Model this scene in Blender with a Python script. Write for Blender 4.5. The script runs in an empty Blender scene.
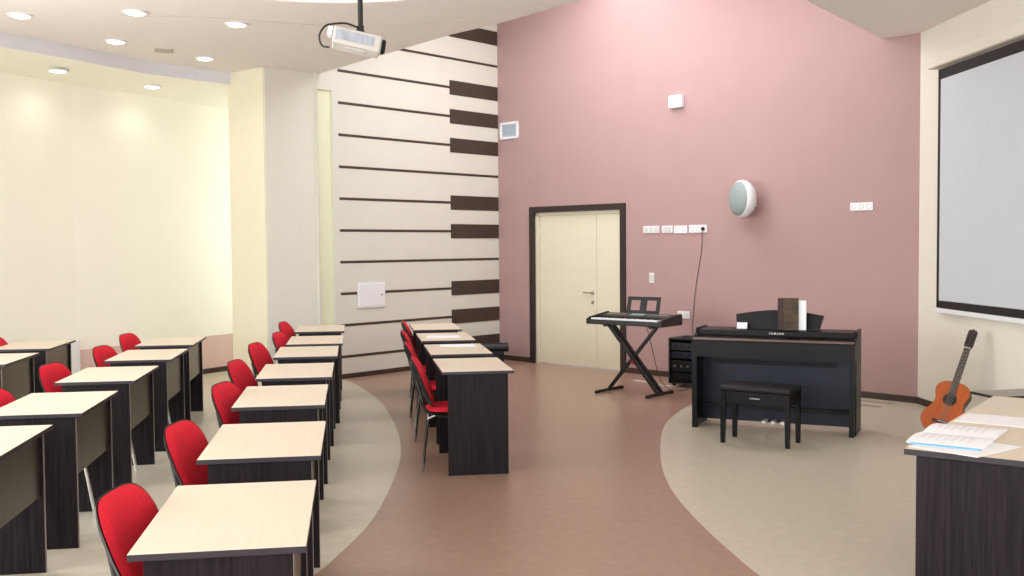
import bpy, bmesh, math, random
from mathutils import Vector, Matrix
random.seed(7)
SC = bpy.context.scene
COL = SC.collection
PI = math.pi
R = math.radians

# ------------------------------------------------------------------ materials
def lin(c):
    return tuple(((v / 255) / 12.92 if v / 255 <= .04045 else ((v / 255 + .055) / 1.055) ** 2.4) for v in c)

def mat(name, rgb, rough=.5, metal=0, spec=.5, noise=0, scale=(8, 8, 8), detail=4, bump=0, emit=None, es=0, coat=0, tint=None):
    m = bpy.data.materials.new(name); m.use_nodes = True
    nt = m.node_tree; b = nt.nodes['Principled BSDF']
    c = lin(rgb)
    b.inputs['Roughness'].default_value = rough
    b.inputs['Metallic'].default_value = metal
    b.inputs['Specular IOR Level'].default_value = spec
    b.inputs['Coat Weight'].default_value = coat
    b.inputs['Base Color'].default_value = (*c, 1)
    tc = nt.nodes.new('ShaderNodeTexCoord'); mp = nt.nodes.new('ShaderNodeMapping')
    mp.inputs['Scale'].default_value = scale
    nz = nt.nodes.new('ShaderNodeTexNoise'); nz.inputs['Detail'].default_value = detail
    nz.inputs['Scale'].default_value = 1
    nt.links.new(tc.outputs['Object'], mp.inputs[0]); nt.links.new(mp.outputs[0], nz.inputs[0])
    cr = nt.nodes.new('ShaderNodeValToRGB')
    lo = tuple(max(0, v * (1 - noise)) for v in c)
    hi = lin(tint) if tint else tuple(min(1, v * (1 + noise)) for v in c)
    cr.color_ramp.elements[0].position = .32; cr.color_ramp.elements[0].color = (*lo, 1)
    cr.color_ramp.elements[1].position = .68; cr.color_ramp.elements[1].color = (*hi, 1)
    nt.links.new(nz.outputs[0], cr.inputs[0]); nt.links.new(cr.outputs[0], b.inputs['Base Color'])
    if bump:
        bp = nt.nodes.new('ShaderNodeBump'); bp.inputs['Strength'].default_value = bump; bp.inputs['Distance'].default_value = .01
        nt.links.new(nz.outputs[0], bp.inputs['Height']); nt.links.new(bp.outputs[0], b.inputs['Normal'])
    if emit:
        b.inputs['Emission Color'].default_value = (*lin(emit), 1); b.inputs['Emission Strength'].default_value = es
    return m

M = {}
M['floor'] = mat('brown_linoleum', (162, 131, 112), .30, spec=.42, noise=.07, scale=(14, 14, 14), detail=8)
M['floor_light'] = mat('beige_linoleum', (204, 195, 175), .32, spec=.4, noise=.05, scale=(14, 14, 14), detail=8)
M['floor_grey'] = mat('duct_grey', (176, 164, 144), .5, noise=.03)
M['pink'] = mat('pink_paint', (176, 144, 142), .75, spec=.25, noise=.015, scale=(3, 3, 3), bump=.02)
M['pink_light'] = mat('light_pink_paint', (224, 192, 184), .75, spec=.25, noise=.015)
M['stripewall'] = mat('ivory_paint', (218, 216, 204), .8, spec=.25, noise=.012, scale=(3, 3, 3))
M['cream'] = mat('cream_paint', (228, 223, 208), .8, spec=.25, noise=.012, scale=(3, 3, 3))
M['leftwall'] = mat('pale_cream_paint', (251, 249, 236), .8, spec=.25, noise=.008, scale=(2, 2, 2))
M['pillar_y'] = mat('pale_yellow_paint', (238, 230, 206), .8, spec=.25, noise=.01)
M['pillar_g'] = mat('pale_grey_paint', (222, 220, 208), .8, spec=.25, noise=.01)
M['niche'] = mat('lime_cream_paint', (230, 233, 202), .8, spec=.25, noise=.01)
M['ceiling'] = mat('ceiling_paint', (236, 230, 226), .85, spec=.2, noise=.008)
M['ceil_white'] = mat('ceiling_white', (238, 238, 246), .85, spec=.2, noise=.008)
M['seam'] = mat('taupe_grey_paint', (188, 178, 170), .8, spec=.2, noise=.01)
M['riser'] = mat('riser_lilac_white', (226, 226, 234), .85, spec=.2, noise=.008)
M['stripe'] = mat('dark_brown_paint', (66, 52, 44), .55, noise=.05)
M['skirt'] = mat('dark_brown_skirting', (62, 44, 38), .45, noise=.08)
M['door'] = mat('cream_door', (224, 216, 192), .4, noise=.02, scale=(2, 2, 10))
M['doorframe'] = mat('black_brown_frame', (48, 36, 33), .4, noise=.1)
M['top'] = mat('pale_maple', (226, 211, 190), .42, spec=.4, noise=.025, scale=(60, 7, 7), detail=6)
M['tedge'] = mat('dark_edge_band', (44, 38, 46), .4, noise=.06)
M['wenge'] = mat('dark_wenge_wood', (25, 18, 21), .44, spec=.18, noise=.35, scale=(70, 70, 3), detail=7, tint=(41, 33, 37))
M['modesty'] = mat('brown_wenge_wood', (62, 54, 42), .3, spec=.6, noise=.2, scale=(40, 40, 3), detail=7)
M['banding'] = mat('grey_edge_band', (132, 122, 116), .4, noise=.05)
M['red'] = mat('red_fabric', (226, 42, 60), .92, spec=.2, noise=.13, scale=(160, 160, 160), detail=2, bump=.15)
M['blackp'] = mat('black_plastic', (26, 25, 26), .45, noise=.1)
M['chrome'] = mat('chrome', (215, 215, 218), .16, metal=1, noise=.02)
M['pedal'] = mat('pale_polished_metal', (236, 234, 228), .3, metal=.6, noise=.02)
M['steel'] = mat('brushed_steel', (190, 188, 182), .35, metal=1, noise=.04)
M['piano'] = mat('black_satin_wood', (9, 9, 11), .38, spec=.25, noise=.12, scale=(4, 4, 40))
M['piano_sheen'] = mat('knee_panel_sheen', (20, 27, 44), .38, spec=.35, noise=.05)  # bluish window sheen of the piano front put into the base colour
M['tan'] = mat('felt_tan', (150, 124, 104), .5, noise=.1)
M['lip'] = mat('dark_tan_felt', (112, 92, 80), .5, noise=.1)
M['leather'] = mat('black_leather', (16, 15, 16), .4, spec=.3, noise=.15, scale=(90, 90, 90), bump=.1)
M['white'] = mat('white_plastic', (236, 236, 238), .4, noise=.01)
M['offwhite'] = mat('offwhite_plastic', (208, 205, 200), .4, noise=.02)
M['grille'] = mat('grille_grey', (150, 162, 160), .6, noise=.12, scale=(220, 220, 220), detail=1)
M['projgrille'] = mat('vent_grey', (178, 180, 192), .5, noise=.25, scale=(10, 180, 10), detail=1)
M['ventblue'] = mat('vent_blue_grey', (188, 200, 208), .5, noise=.05)
M['paper'] = mat('paper', (246, 246, 250), .7, noise=.01)
M['blue'] = mat('blue_cover', (120, 190, 226), .5, noise=.05)
M['print'] = mat('print_grey', (234, 235, 240), .7, noise=.03, scale=(120, 120, 120))
M['screen'] = mat('screen_fabric', (202, 206, 212), .7, spec=.2, noise=.008)
M['border'] = mat('screen_border', (24, 20, 24), .6, noise=.05)
M['greytop'] = mat('grey_laminate', (158, 154, 140), .5, noise=.04)
M['orange'] = mat('cedar_top', (186, 88, 32), .28, spec=.5, noise=.12, scale=(60, 60, 4), coat=.3)
M['rosewood'] = mat('rosewood', (92, 44, 24), .3, noise=.25, scale=(20, 20, 4))
M['fret'] = mat('fretboard', (58, 44, 42), .45, noise=.2, scale=(10, 10, 60))
M['dark'] = mat('dark_void', (12, 10, 10), .7, noise=.1)
M['brass'] = mat('book_gold_cover', (38, 33, 24), .5, noise=.5, scale=(9, 9, 22), detail=5, tint=(96, 70, 38))
M['spine'] = mat('book_dark_spine', (54, 26, 24), .5, noise=.5, scale=(20, 20, 22))
M['redclip'] = mat('red_knob', (160, 26, 34), .4, noise=.1)
M['lampglow'] = mat('lamp_glow', (255, 250, 240), .4, emit=(255, 248, 235), es=6)

# ------------------------------------------------------------------ mesh helpers
def new(): return bmesh.new()

def box(bm, c, s, rz=0, bev=0, seg=2, mtx=None, rot=None):
    r = bmesh.ops.create_cube(bm, size=1)
    vs = r['verts']
    T = Matrix.Translation(c) @ (rot if rot is not None else Matrix.Rotation(rz, 4, 'Z')) @ Matrix.Diagonal((*s, 1))
    if mtx is not None: T = mtx @ T
    bmesh.ops.transform(bm, matrix=T, verts=vs)
    if bev > 0:
        es = list({e for v in vs for e in v.link_edges})
        bmesh.ops.bevel(bm, geom=es, offset=bev, segments=seg, profile=.6, affect='EDGES')
    return bm

def prism(bm, pts, z0, z1, axis='z', mtx=None):
    """pts: 2D outline; axis z -> (x,y)+z ; 'x' -> pts are (y,z) extruded in x ; 'y' -> pts (x,z) extruded in y"""
    def P(p, h):
        v = {'z': (p[0], p[1], h), 'x': (h, p[0], p[1]), 'y': (p[0], h, p[1])}[axis]
        return (mtx @ Vector(v)) if mtx is not None else Vector(v)
    a = [bm.verts.new(P(p, z0)) for p in pts]; b = [bm.verts.new(P(p, z1)) for p in pts]
    bm.faces.new(a); bm.faces.new(b[::-1])
    n = len(pts)
    for i in range(n): bm.faces.new((a[i], a[(i + 1) % n], b[(i + 1) % n], b[i]))
    return bm

def smooth_path(pts, k=6):
    pts = [Vector(p) for p in pts]
    if len(pts) < 3: return pts
    out = []
    for i in range(len(pts) - 1):
        p0 = pts[max(i - 1, 0)]; p1 = pts[i]; p2 = pts[i + 1]; p3 = pts[min(i + 2, len(pts) - 1)]
        for j in range(k):
            t = j / k
            out.append(.5 * ((2 * p1) + (p2 - p0) * t + (2 * p0 - 5 * p1 + 4 * p2 - p3) * t * t + (3 * p1 - p0 - 3 * p2 + p3) * t ** 3))
    out.append(pts[-1]); return out

def tube(bm, pts, r, n=8, smooth=0, ry=None):
    P = smooth_path(pts, smooth) if smooth else [Vector(p) for p in pts]
    rings = []; up = Vector((0, 0, 1)); prev = None
    for i, p in enumerate(P):
        t = (P[min(i + 1, len(P) - 1)] - P[max(i - 1, 0)]).normalized()
        if prev is None:
            a = t.cross(up)
            if a.length < .05: a = t.cross(Vector((0, 1, 0)))
        else:
            a = prev - t * prev.dot(t)
        a.normalize(); prev = a; b = t.cross(a)
        rr = r[i] if isinstance(r, (list, tuple)) else r
        rings.append([bm.verts.new(p + a * math.cos(2 * PI * k / n) * rr + b * math.sin(2 * PI * k / n) * (ry or rr)) for k in range(n)])
    for i in range(len(rings) - 1):
        for k in range(n):
            bm.faces.new((rings[i][k], rings[i][(k + 1) % n], rings[i + 1][(k + 1) % n], rings[i + 1][k]))
    bm.faces.new(rings[0][::-1]); bm.faces.new(rings[-1])
    return bm

def lathe(bm, prof, n=32, mtx=None):
    """prof: list (r,z) closed top and bottom by fans"""
    rings = []
    for r, z in prof:
        rings.append([bm.verts.new((r * math.cos(2 * PI * k / n), r * math.sin(2 * PI * k / n), z)) for k in range(n)])
    for i in range(len(rings) - 1):
        for k in range(n):
            bm.faces.new((rings[i][k], rings[i][(k + 1) % n], rings[i + 1][(k + 1) % n], rings[i + 1][k]))
    bm.faces.new(rings[0][::-1]); bm.faces.new(rings[-1])
    if mtx is not None: bmesh.ops.transform(bm, matrix=mtx, verts=[v for r in rings for v in r])
    return bm

def pad(bm, fn, th, mtx=None, n=40, rings=7, back=.25, ex=3.2):
    """soft cushion: fn(a)->(u,v) outline; front bulges +w by th, back by th*back"""
    prof = [(k / rings) for k in range(rings + 1)]
    vsF = []; vsB = []
    def h(t): return (max(0, 1 - t ** ex)) ** .5
    cF = bm.verts.new((0, 0, 0)); cB = bm.verts.new((0, 0, 0))
    c = fn(None, 0); cF.co = (c[0], c[1], c[2] + th); cB.co = (c[0], c[1], c[2] - th * back)
    for t in prof[1:]:
        f = []; b = []
        for k in range(n):
            p = fn(2 * PI * k / n, t)
            f.append(bm.verts.new((p[0], p[1], p[2] + th * h(t))))
            if t < 1: b.append(bm.verts.new((p[0], p[1], p[2] - th * back * h(t))))
        vsF.append(f); vsB.append(b if b else f)
    for k in range(n):
        bm.faces.new((cF, vsF[0][k], vsF[0][(k + 1) % n]))
        bm.faces.new((cB, vsB[0][(k + 1) % n], vsB[0][k]))
    for i in range(len(vsF) - 1):
        for k in range(n):
            j = (k + 1) % n
            bm.faces.new((vsF[i][k], vsF[i + 1][k], vsF[i + 1][j], vsF[i][j]))
            bm.faces.new((vsB[i][j], vsB[i + 1][j], vsB[i + 1][k], vsB[i][k]))
    if mtx is not None: bmesh.ops.transform(bm, matrix=mtx, verts=bm.verts[:])
    return bm

def sqr(a, w, h, e=3.4):
    c, s = math.cos(a), math.sin(a)
    return (math.copysign(abs(c) ** (2 / e), c) * w, math.copysign(abs(s) ** (2 / e), s) * h)

def obj(name, bm, m, parent=None, smooth=False):
    me = bpy.data.meshes.new(name)
    bmesh.ops.recalc_face_normals(bm, faces=bm.faces[:])
    bm.to_mesh(me); bm.free()
    for mm in (m if isinstance(m, (list, tuple)) else [m]): me.materials.append(mm)
    if smooth:
        for p in me.polygons: p.use_smooth = True
        try: me.set_sharp_from_angle(angle=R(40))
        except Exception: pass
    o = bpy.data.objects.new(name, me); COL.objects.link(o)
    if parent is not None: o.parent = parent
    return o

def tag(o, label, cat, group=None):
    o['label'] = label; o['category'] = cat
    if group: o['group'] = group
    return o

def thing(name, label, cat, loc=(0, 0, 0), rz=0, group=None):
    o = bpy.data.objects.new(name, None); COL.objects.link(o)
    o.empty_display_size = .1
    o.location = loc; o.rotation_euler = (0, 0, rz)
    return tag(o, label, cat, group)

def struct(name, bm, m, parent=None, smooth=False):
    o = obj(name, bm, m, parent, smooth)
    if parent is None: o['kind'] = 'structure'
    return o

def dup(root, loc, rz, label, group=None):
    r = root.copy(); COL.objects.link(r); r.location = loc; r.rotation_euler = (0, 0, rz)
    r['label'] = label
    if group: r['group'] = group
    for ch in list(root.children):
        c = ch.copy(); COL.objects.link(c); c.parent = r
        for g in list(ch.children):
            d = g.copy(); COL.objects.link(d); d.parent = c
    return r

def text_mesh(name, s, size, m, parent, loc, rot, depth=.001):
    cu = bpy.data.curves.new(name, 'FONT'); cu.body = s; cu.size = size; cu.extrude = depth
    cu.align_x = 'CENTER'; cu.align_y = 'CENTER'; cu.space_character = 1.45; cu.offset = size * .012
    t = bpy.data.objects.new(name + '_tmp', cu); COL.objects.link(t)
    dg = bpy.context.evaluated_depsgraph_get()
    me = bpy.data.meshes.new_from_object(t.evaluated_get(dg)); me.name = name
    bpy.data.objects.remove(t); bpy.data.curves.remove(cu)
    me.materials.clear(); me.materials.append(m)
    o = bpy.data.objects.new(name, me); COL.objects.link(o); o.parent = parent
    o.location = loc; o.rotation_euler = rot
    return o

# ------------------------------------------------------------------ room
H = 3.83
S = Vector((-2.17, 13.02)); A = Vector((-.19, 15.19)); B = Vector((4.22, 10.67))
rd = Vector((math.cos(R(-87)), math.sin(R(-87))))
E1 = B + rd * ((10.67 + 3.2) / -rd.y)      # right wall's far end behind the camera
us = (A - S).normalized(); ns = Vector((us.y, -us.x))    # into the room
up_ = (B - A).normalized(); npk = Vector((up_.y, -up_.x))
nr = Vector((rd.y, -rd.x))
if nr.x > 0: nr = -nr
if npk.y > 0: npk = -npk
if ns.x < 0: ns = -ns

def wall_slab(name, P, Q, z0, z1, n_in, m, t=.15):
    """slab between P and Q, its inner face on the line PQ, thickness outwards"""
    P = Vector(P); Q = Vector(Q)
    bm = new(); prism(bm, [P, Q, Q - n_in * t, P - n_in * t], z0, z1)
    return struct(name, bm, m)

def onwall(P, u, n, t, off=0): return P + u * t + n * off

FL = -.02
bm = new(); prism(bm, [(-6.6, -3.4), (5.3, -3.4), (5.3, 10.8), (-.1, 15.6), (-3.6, 15.4), (-6.6, 11)], -.1, 0)
struct('floor', bm, M['floor'])

def arc_pts(p, k=6):
    return [(v.x, v.y) for v in smooth_path([(a, b, 0) for a, b in p], k)]
left_curve = arc_pts([(-2.13, 13.0), (-1.79, 12.17), (-1.39, 10.9), (-1.07, 9.4), (-.91, 8.25), (-.86, 7.2), (-.87, 6.26), (-.95, 5.6), (-1.06, 5.1), (-1.45, 4.1), (-2.1, 3.1), (-3.0, 2.3), (-4.4, 1.7), (-6.0, 1.5)])
bm = new(); prism(bm, left_curve + [(-6.0, 8.5), (-5.8, 10), (-5.5, 10.95), (-5.05, 11.95), (-4.1, 13.66), (-3.55, 14.6), (-2.5, 12.75)], 0, .0015)
struct('floor_inlay_left', bm, M['floor_light'])
right_curve = arc_pts([(1.9, 12.85), (1.98, 12.2), (1.97, 11.5), (1.88, 10.9), (1.66, 10.3), (1.41, 9.5), (1.2, 8.35), (1.1, 7.43), (1.085, 6.7), (1.13, 6.03), (1.19, 5.5), (1.28, 5.0), (1.6, 4.1), (2.2, 3.2), (3.1, 2.5), (4.6, 2.1)])
right_curve = arc_pts([(2.12, 12.8), (2.18, 12.0), (2.1, 11.3), (1.91, 10.8), (1.69, 10.33), (1.41, 9.5), (1.2, 8.35), (1.1, 7.43), (1.085, 6.7), (1.13, 6.03), (1.19, 5.5), (1.28, 5.0), (1.6, 4.1), (2.2, 3.2), (3.1, 2.5), (4.65, 2.1)])
bm = new(); prism(bm, right_curve + [(4.22, 10.66)], 0, .0015)
struct('floor_inlay_right', bm, M['floor_light'])

# striped wall (extends a little left of the stripes, with the tall pale niche)
S0 = S - us * .33
bm = new()
prism(bm, [S0, S - us * .31, S - us * .31 - ns * .15, S0 - ns * .15], 0, 5.3)
prism(bm, [S - us * .31, S - us * .09, S - us * .09 - ns * .15, S - us * .31 - ns * .15], 3.63, 5.3)
prism(bm, [S - us * .09, A + us * .15, A + us * .15 - ns * .15, S - us * .09 - ns * .15], 0, 5.3)
wl = struct('wall_striped', bm, M['stripewall'])
bm = new()
prism(bm, [S - us * .31 - ns * .04, S - us * .09 - ns * .04, S - us * .09 - ns * .15, S - us * .31 - ns * .15], 0, 3.7)
struct('trim_1', bm, M['niche'])
# piano-key stripes painted on the wall: thin raised boards
STR = []
for k in range(13):
    z = .28 + .4015 * k
    bm = new()
    kind = ['b', 'b', 'b', 'l', 'b', 'b', 'l', 'b', 'b', 'b', 'l', 'b', 'b'][k]
    a = 0.0; e = 1.965 if kind == 'b' else 2.93
    prism(bm, [onwall(S, us, ns, a, .0005), onwall(S, us, ns, e, .0005), onwall(S, us, ns, e, .006), onwall(S, us, ns, a, .006)], z - .016, z + .016)
    if kind == 'b':
        prism(bm, [onwall(S, us, ns, 1.955, .0005), onwall(S, us, ns, 2.93, .0005), onwall(S, us, ns, 2.93, .008), onwall(S, us, ns, 1.955, .008)], z - .1, z + .1)
    struct('trim_%d' % (k + 2), bm, M['stripe'])

# pink wall with a door opening
D0, D1_, DT = .70, 2.37, 2.15
bm = new()
def pk(a, b, z0, z1):
    prism(bm, [A + up_ * a, A + up_ * b, A + up_ * b - npk * .2, A + up_ * a - npk * .2], z0, z1)
L_pk = (B - A).length
pk(0, D0, 0, 5.3); pk(D1_, L_pk, 0, 5.3); pk(D0, D1_, DT, 5.3)
struct('wall_pink', bm, M['pink'])
# right wall with projection screen
wall_slab('wall_right', B, E1, 0, 4.0, nr, M['cream'])
bm = new(); prism(bm, [B + Vector((0, .0)), B + Vector((.16, 0)), B + Vector((.16, .2)), B + Vector((0, .2))], 0, 5.3)
struct('wall_corner_right', bm, M['cream'])

# left wall: polyline, straight part with windows
LW = [(-2.9, 14.9), (-3.45, 14.75), (-3.9, 14.05), (-4.11, 13.68), (-4.67, 12.65), (-5.07, 11.94), (-5.48, 10.95), (-5.8, 10), (-6.0, 8.9)]
bm = new()
Pl = [Vector(p) for p in LW]
outs = []
for i, p in enumerate(Pl):
    t = (Pl[min(i + 1, len(Pl) - 1)] - Pl[max(i - 1, 0)]).normalized(); outs.append(p + Vector((t.y, -t.x)) * (-.15 if (Vector((t.y, -t.x))).x > 0 else .15))
for i in range(len(Pl) - 1):
    prism(bm, [Pl[i], Pl[i + 1], outs[i + 1], outs[i]], 0, 4.0)
bmesh.ops.remove_doubles(bm, verts=bm.verts[:], dist=.0005)
struct('wall_left', bm, M['leftwall'])
# link piece between far-left wall and striped wall (behind the pillar)
bm = new(); prism(bm, [(-2.9, 14.9), (-2.75, 14.9), (-2.58, 13.15), (-2.72, 13.15)], 0, 4.0)
struct('wall_recess', bm, M['leftwall'])

def wall_windows(name, axis, c, a0, a1, wins, z0, z1, m, t=.2):
    """wall along an axis with rectangular openings"""
    bm = new()
    def put(p, q, za, zb):
        if axis == 'y': box(bm, (c, (p + q) / 2, (za + zb) / 2), (t, q - p, zb - za))
        else: box(bm, ((p + q) / 2, c, (za + zb) / 2), (q - p, t, zb - za))
    e = a0
    for p, q in wins:
        put(e, p, 0, 4.0); put(p, q, 0, z0); put(p, q, z1, 4.0); e = q
    put(e, a1, 0, 4.0)
    struct(name, bm, m)
WZ0, WZ1 = .9, 3.3
LWIN = [(-2.2, .6), (1.4, 4.2), (5.0, 7.8)]
wall_windows('wall_left_windows', 'y', -6.1, -3.2, 8.9, LWIN, WZ0, WZ1, M['leftwall'])
BWIN = [(-5.0, -2.2), (-1.4, 1.4), (2.0, 4.4)]
wall_windows('wall_back', 'x', -3.3, -6.2, 5.1, BWIN, WZ0, WZ1, M['cream'])
wn = 1
def window_frame(cx, cy, w, rz):
    global wn
    bm = new(); mt = Matrix.Translation((cx, cy, 0)) @ Matrix.Rotation(rz, 4, 'Z')
    hz = (WZ0 + WZ1) / 2; hh = WZ1 - WZ0
    for x in (-w / 2 + .03, 0, w / 2 - .03): box(bm, (x, 0, hz), (.06, .07, hh), mtx=mt, bev=.006)
    for z in (WZ0 + .03, WZ1 - .03, WZ1 - .7): box(bm, (0, 0, z), (w, .07, .06), mtx=mt, bev=.006)
    struct('window_%d' % wn, bm, M['white']); wn += 1
for p, q in LWIN: window_frame(-6.1, (p + q) / 2, q - p, PI / 2)
for p, q in BWIN: window_frame((p + q) / 2, -3.3, q - p, 0)

# ceiling: dropped slab with a free curved edge towards the tall striped/pink corner and a round recess
edge = [(-2.45, 12.75), (-2.36, 12.86)] + [(-1.22, 11.38), (-.6, 10.58), (-.11, 10.07)] + \
    arc_pts([(.62, 9.16), (1.1, 8.72), (1.6, 8.55), (2.1, 8.7), (2.62, 9.22)], 5)[0:] + [(3.3, 10.12), (3.93, 10.97)]
outer = edge + [(4.22, 10.68), (4.4, 10.7), (5.1, -3.4), (-6.3, -3.4), (-6.3, 9.0)]
arc = arc_pts([(-6.3, 8.0), (-5.6, 9.3), (-5.05, 10.29), (-4.61, 11.08), (-4.16, 11.95), (-3.46, 12.75), (-3.2, 13.0)], 4)
outer = edge + [(4.22, 10.68), (4.4, 10.7), (5.1, -3.4), (-6.3, -3.4)] + arc
RC = (-1.45, 7.25); RR = 1.93
def curve_slab(name, loops, z0, z1, m):
    cu = bpy.data.curves.new(name, 'CURVE'); cu.dimensions = '2D'; cu.fill_mode = 'BOTH'; cu.extrude = (z1 - z0) / 2
    for lp in loops:
        s = cu.splines.new('POLY'); s.points.add(len(lp) - 1); s.use_cyclic_u = True
        for i, p in enumerate(lp): s.points[i].co = (p[0], p[1], 0, 1)
    t = bpy.data.objects.new(name + '_t', cu); COL.objects.link(t)
    me = bpy.data.meshes.new_from_object(t.evaluated_get(bpy.context.evaluated_depsgraph_get()))
    bpy.data.objects.remove(t); bpy.data.curves.remove(cu)
    me.name = name; me.materials.clear(); me.materials.append(m)
    o = bpy.data.objects.new(name, me); COL.objects.link(o); o.location.z = (z0 + z1) / 2; o['kind'] = 'structure'
    return o
circ = [(RC[0] + RR * math.cos(2 * PI * k / 64), RC[1] + RR * math.sin(2 * PI * k / 64)) for k in range(64)]
curve_slab('ceiling', [outer, circ], H, H + .12, M['ceiling'])
bm = new(); prism(bm, [(RC[0] + (RR + .3) * math.cos(2 * PI * k / 48), RC[1] + (RR + .3) * math.sin(2 * PI * k / 48)) for k in range(48)], H + .32, H + .38)
struct('ceiling_recess', bm, M['ceil_white'])
bm = new(); n = 64
for k in range(n):
    a, b = 2 * PI * k / n, 2 * PI * (k + 1) / n
    P = lambda an, r: (RC[0] + r * math.cos(an), RC[1] + r * math.sin(an))
    prism(bm, [P(a, RR + .001), P(b, RR + .001), P(b, RR + .04), P(a, RR + .04)], H + .12, H + .32)
struct('ceiling_recess_side', bm, M['ceil_white'])
# outer lower ring of the ceiling at the left, with its curved riser
wl2 = arc_pts([(-6.3, 8.0), (-6.2, 9.2), (-5.95, 10.0), (-5.6, 11.0), (-5.2, 12.0), (-4.2, 13.78), (-2.9, 14.95)], 4)
bm = new()
N_ = len(arc); Va = []; Vw = []; Vt = []
for i in range(N_):
    x, y = arc[i]; Va.append(bm.verts.new((x, y, 3.685))); Vt.append(bm.verts.new((x, y, H + .05)))
    x, y = wl2[i]; Vw.append(bm.verts.new((x, y, 3.55)))
Vx = [bm.verts.new((v.co.x, v.co.y, H + .05)) for v in Vw]
for i in range(N_ - 1):
    bm.faces.new((Va[i], Va[i + 1], Vw[i + 1], Vw[i])); bm.faces.new((Vt[i], Vt[i + 1], Va[i + 1], Va[i]))
    bm.faces.new((Vx[i], Vx[i + 1], Vt[i + 1], Vt[i])); bm.faces.new((Vw[i], Vw[i + 1], Vx[i + 1], Vx[i]))
bm.faces.new((Va[0], Vw[0], Vx[0], Vt[0])); bm.faces.new((Va[-1], Vt[-1], Vx[-1], Vw[-1]))
ob = struct('ceiling_outer_ring', bm, [M['leftwall'], M['riser']])  # ring takes the paler wall paint to look more strongly lit
for p in ob.data.polygons:
    if abs(p.normal.z) < .3: p.material_index = 1
# thin shadow-gap bead that runs across the dropped ceiling
seam = smooth_path([(-3.6, 9.6, H - .001), (-2.89, 9.69, H - .001), (-2.35, 9.88, H - .001), (-1.86, 10.08, H - .001), (-1.27, 10.16, H - .001), (-.58, 9.95, H - .001), (-.12, 9.68, H - .001), (.45, 9.26, H - .001), (.9, 8.75, H - .001)], 5)
bm = new(); tube(bm, seam, .003, 6, ry=.003)
struct('trim_20', bm, M['seam'])
# wall upstand around the tall corner + its high ceiling
bm = new()
e2 = edge
for i in range(len(e2) - 1):
    p = Vector(e2[i]); q = Vector(e2[i + 1]); t = (q - p).normalized(); nn = Vector((t.y, -t.x))
    prism(bm, [p + nn * .001, q + nn * .001, q + nn * .06, p + nn * .06], H + .12, 5.3)
struct('wall_upstand', bm, M['stripewall'])
bm = new(); prism(bm, [(-3.2, 12.6), (-.3, 9.0), (1.5, 8.2), (2.9, 8.9), (4.6, 10.7), (-.1, 15.7)], 5.3, 5.4)
struct('ceiling_high', bm, M['ceil_white'])

# pillar
bm = new()
P1 = Vector((-3.50, 12.82)); P2 = Vector((-2.95, 12.38)); P3 = Vector((-2.405, 12.83)); P4 = Vector((-3.0, 13.4))
prism(bm, [P1, P2, P3, P4], 0, H + .01)
bmesh.ops.bevel(bm, geom=[e for e in bm.edges if abs(e.verts[0].co.z - e.verts[1].co.z) > 1], offset=.012, segments=2, affect='EDGES')
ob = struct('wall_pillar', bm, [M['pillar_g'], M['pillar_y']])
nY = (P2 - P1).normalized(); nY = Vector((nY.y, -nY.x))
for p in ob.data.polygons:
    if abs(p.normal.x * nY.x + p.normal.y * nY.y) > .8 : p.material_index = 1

# pink painted low band on the left wall + white upright at its end
bw = [Vector((-3.75, 14.25)), Vector((-4.11, 13.68)), Vector((-4.67, 12.65)), Vector((-5.07, 11.94))]
bm = new()
for i in range(3):
    p, q = bw[i], bw[i + 1]; t = (q - p).normalized(); nn = Vector((-t.y, t.x))
    if nn.x < 0: nn = -nn
    prism(bm, [p + nn * .002, q + nn * .002, q + nn * .03, p + nn * .03], .07, .5)
struct('trim_21', bm, M['pink_light'])
bm = new(); box(bm, (-5.07, 11.86, .31), (.06, .12, .62), rz=R(-30), bev=.006)
struct('trim_22', bm, M['white'])

# skirting boards
def skirt(name, P, Q, n_in, h=.07, d=.014, m=None):
    P = Vector(P); Q = Vector(Q)
    bm = new(); prism(bm, [P + n_in * .0005, Q + n_in * .0005, Q + n_in * d, P + n_in * d], 0, h)
    struct(name, bm, m or M['skirt'])
skirt('baseboard_striped', S - us * .09, A, ns, .06)
skirt('baseboard_pink_left', A, A + up_ * (D0 - .06), npk)
skirt('baseboard_pink', A + up_ * (D1_ + .06), B, npk)
skirt('baseboard_right', B, E1, nr)
for i in range(3):
    p, q = bw[i], bw[i + 1]; t = (q - p).normalized(); nn = Vector((-t.y, t.x))
    if nn.x < 0: nn = -nn
    skirt('baseboard_left_%d' % (i + 1), p, q, nn, .07, .034)

# cable ducts on the floor beside the pink wall
for off in (.22, .5):
    bm = new(); a, b = 4.2, L_pk - .15
    prism(bm, [onwall(A, up_, npk, a, off), onwall(A, up_, npk, b, off), onwall(A, up_, npk, b, off + .012), onwall(A, up_, npk, a, off + .012)], .001, .008)
    struct('trim_%d' % (23 if off < .3 else 24), bm, M['tan'])

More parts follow.
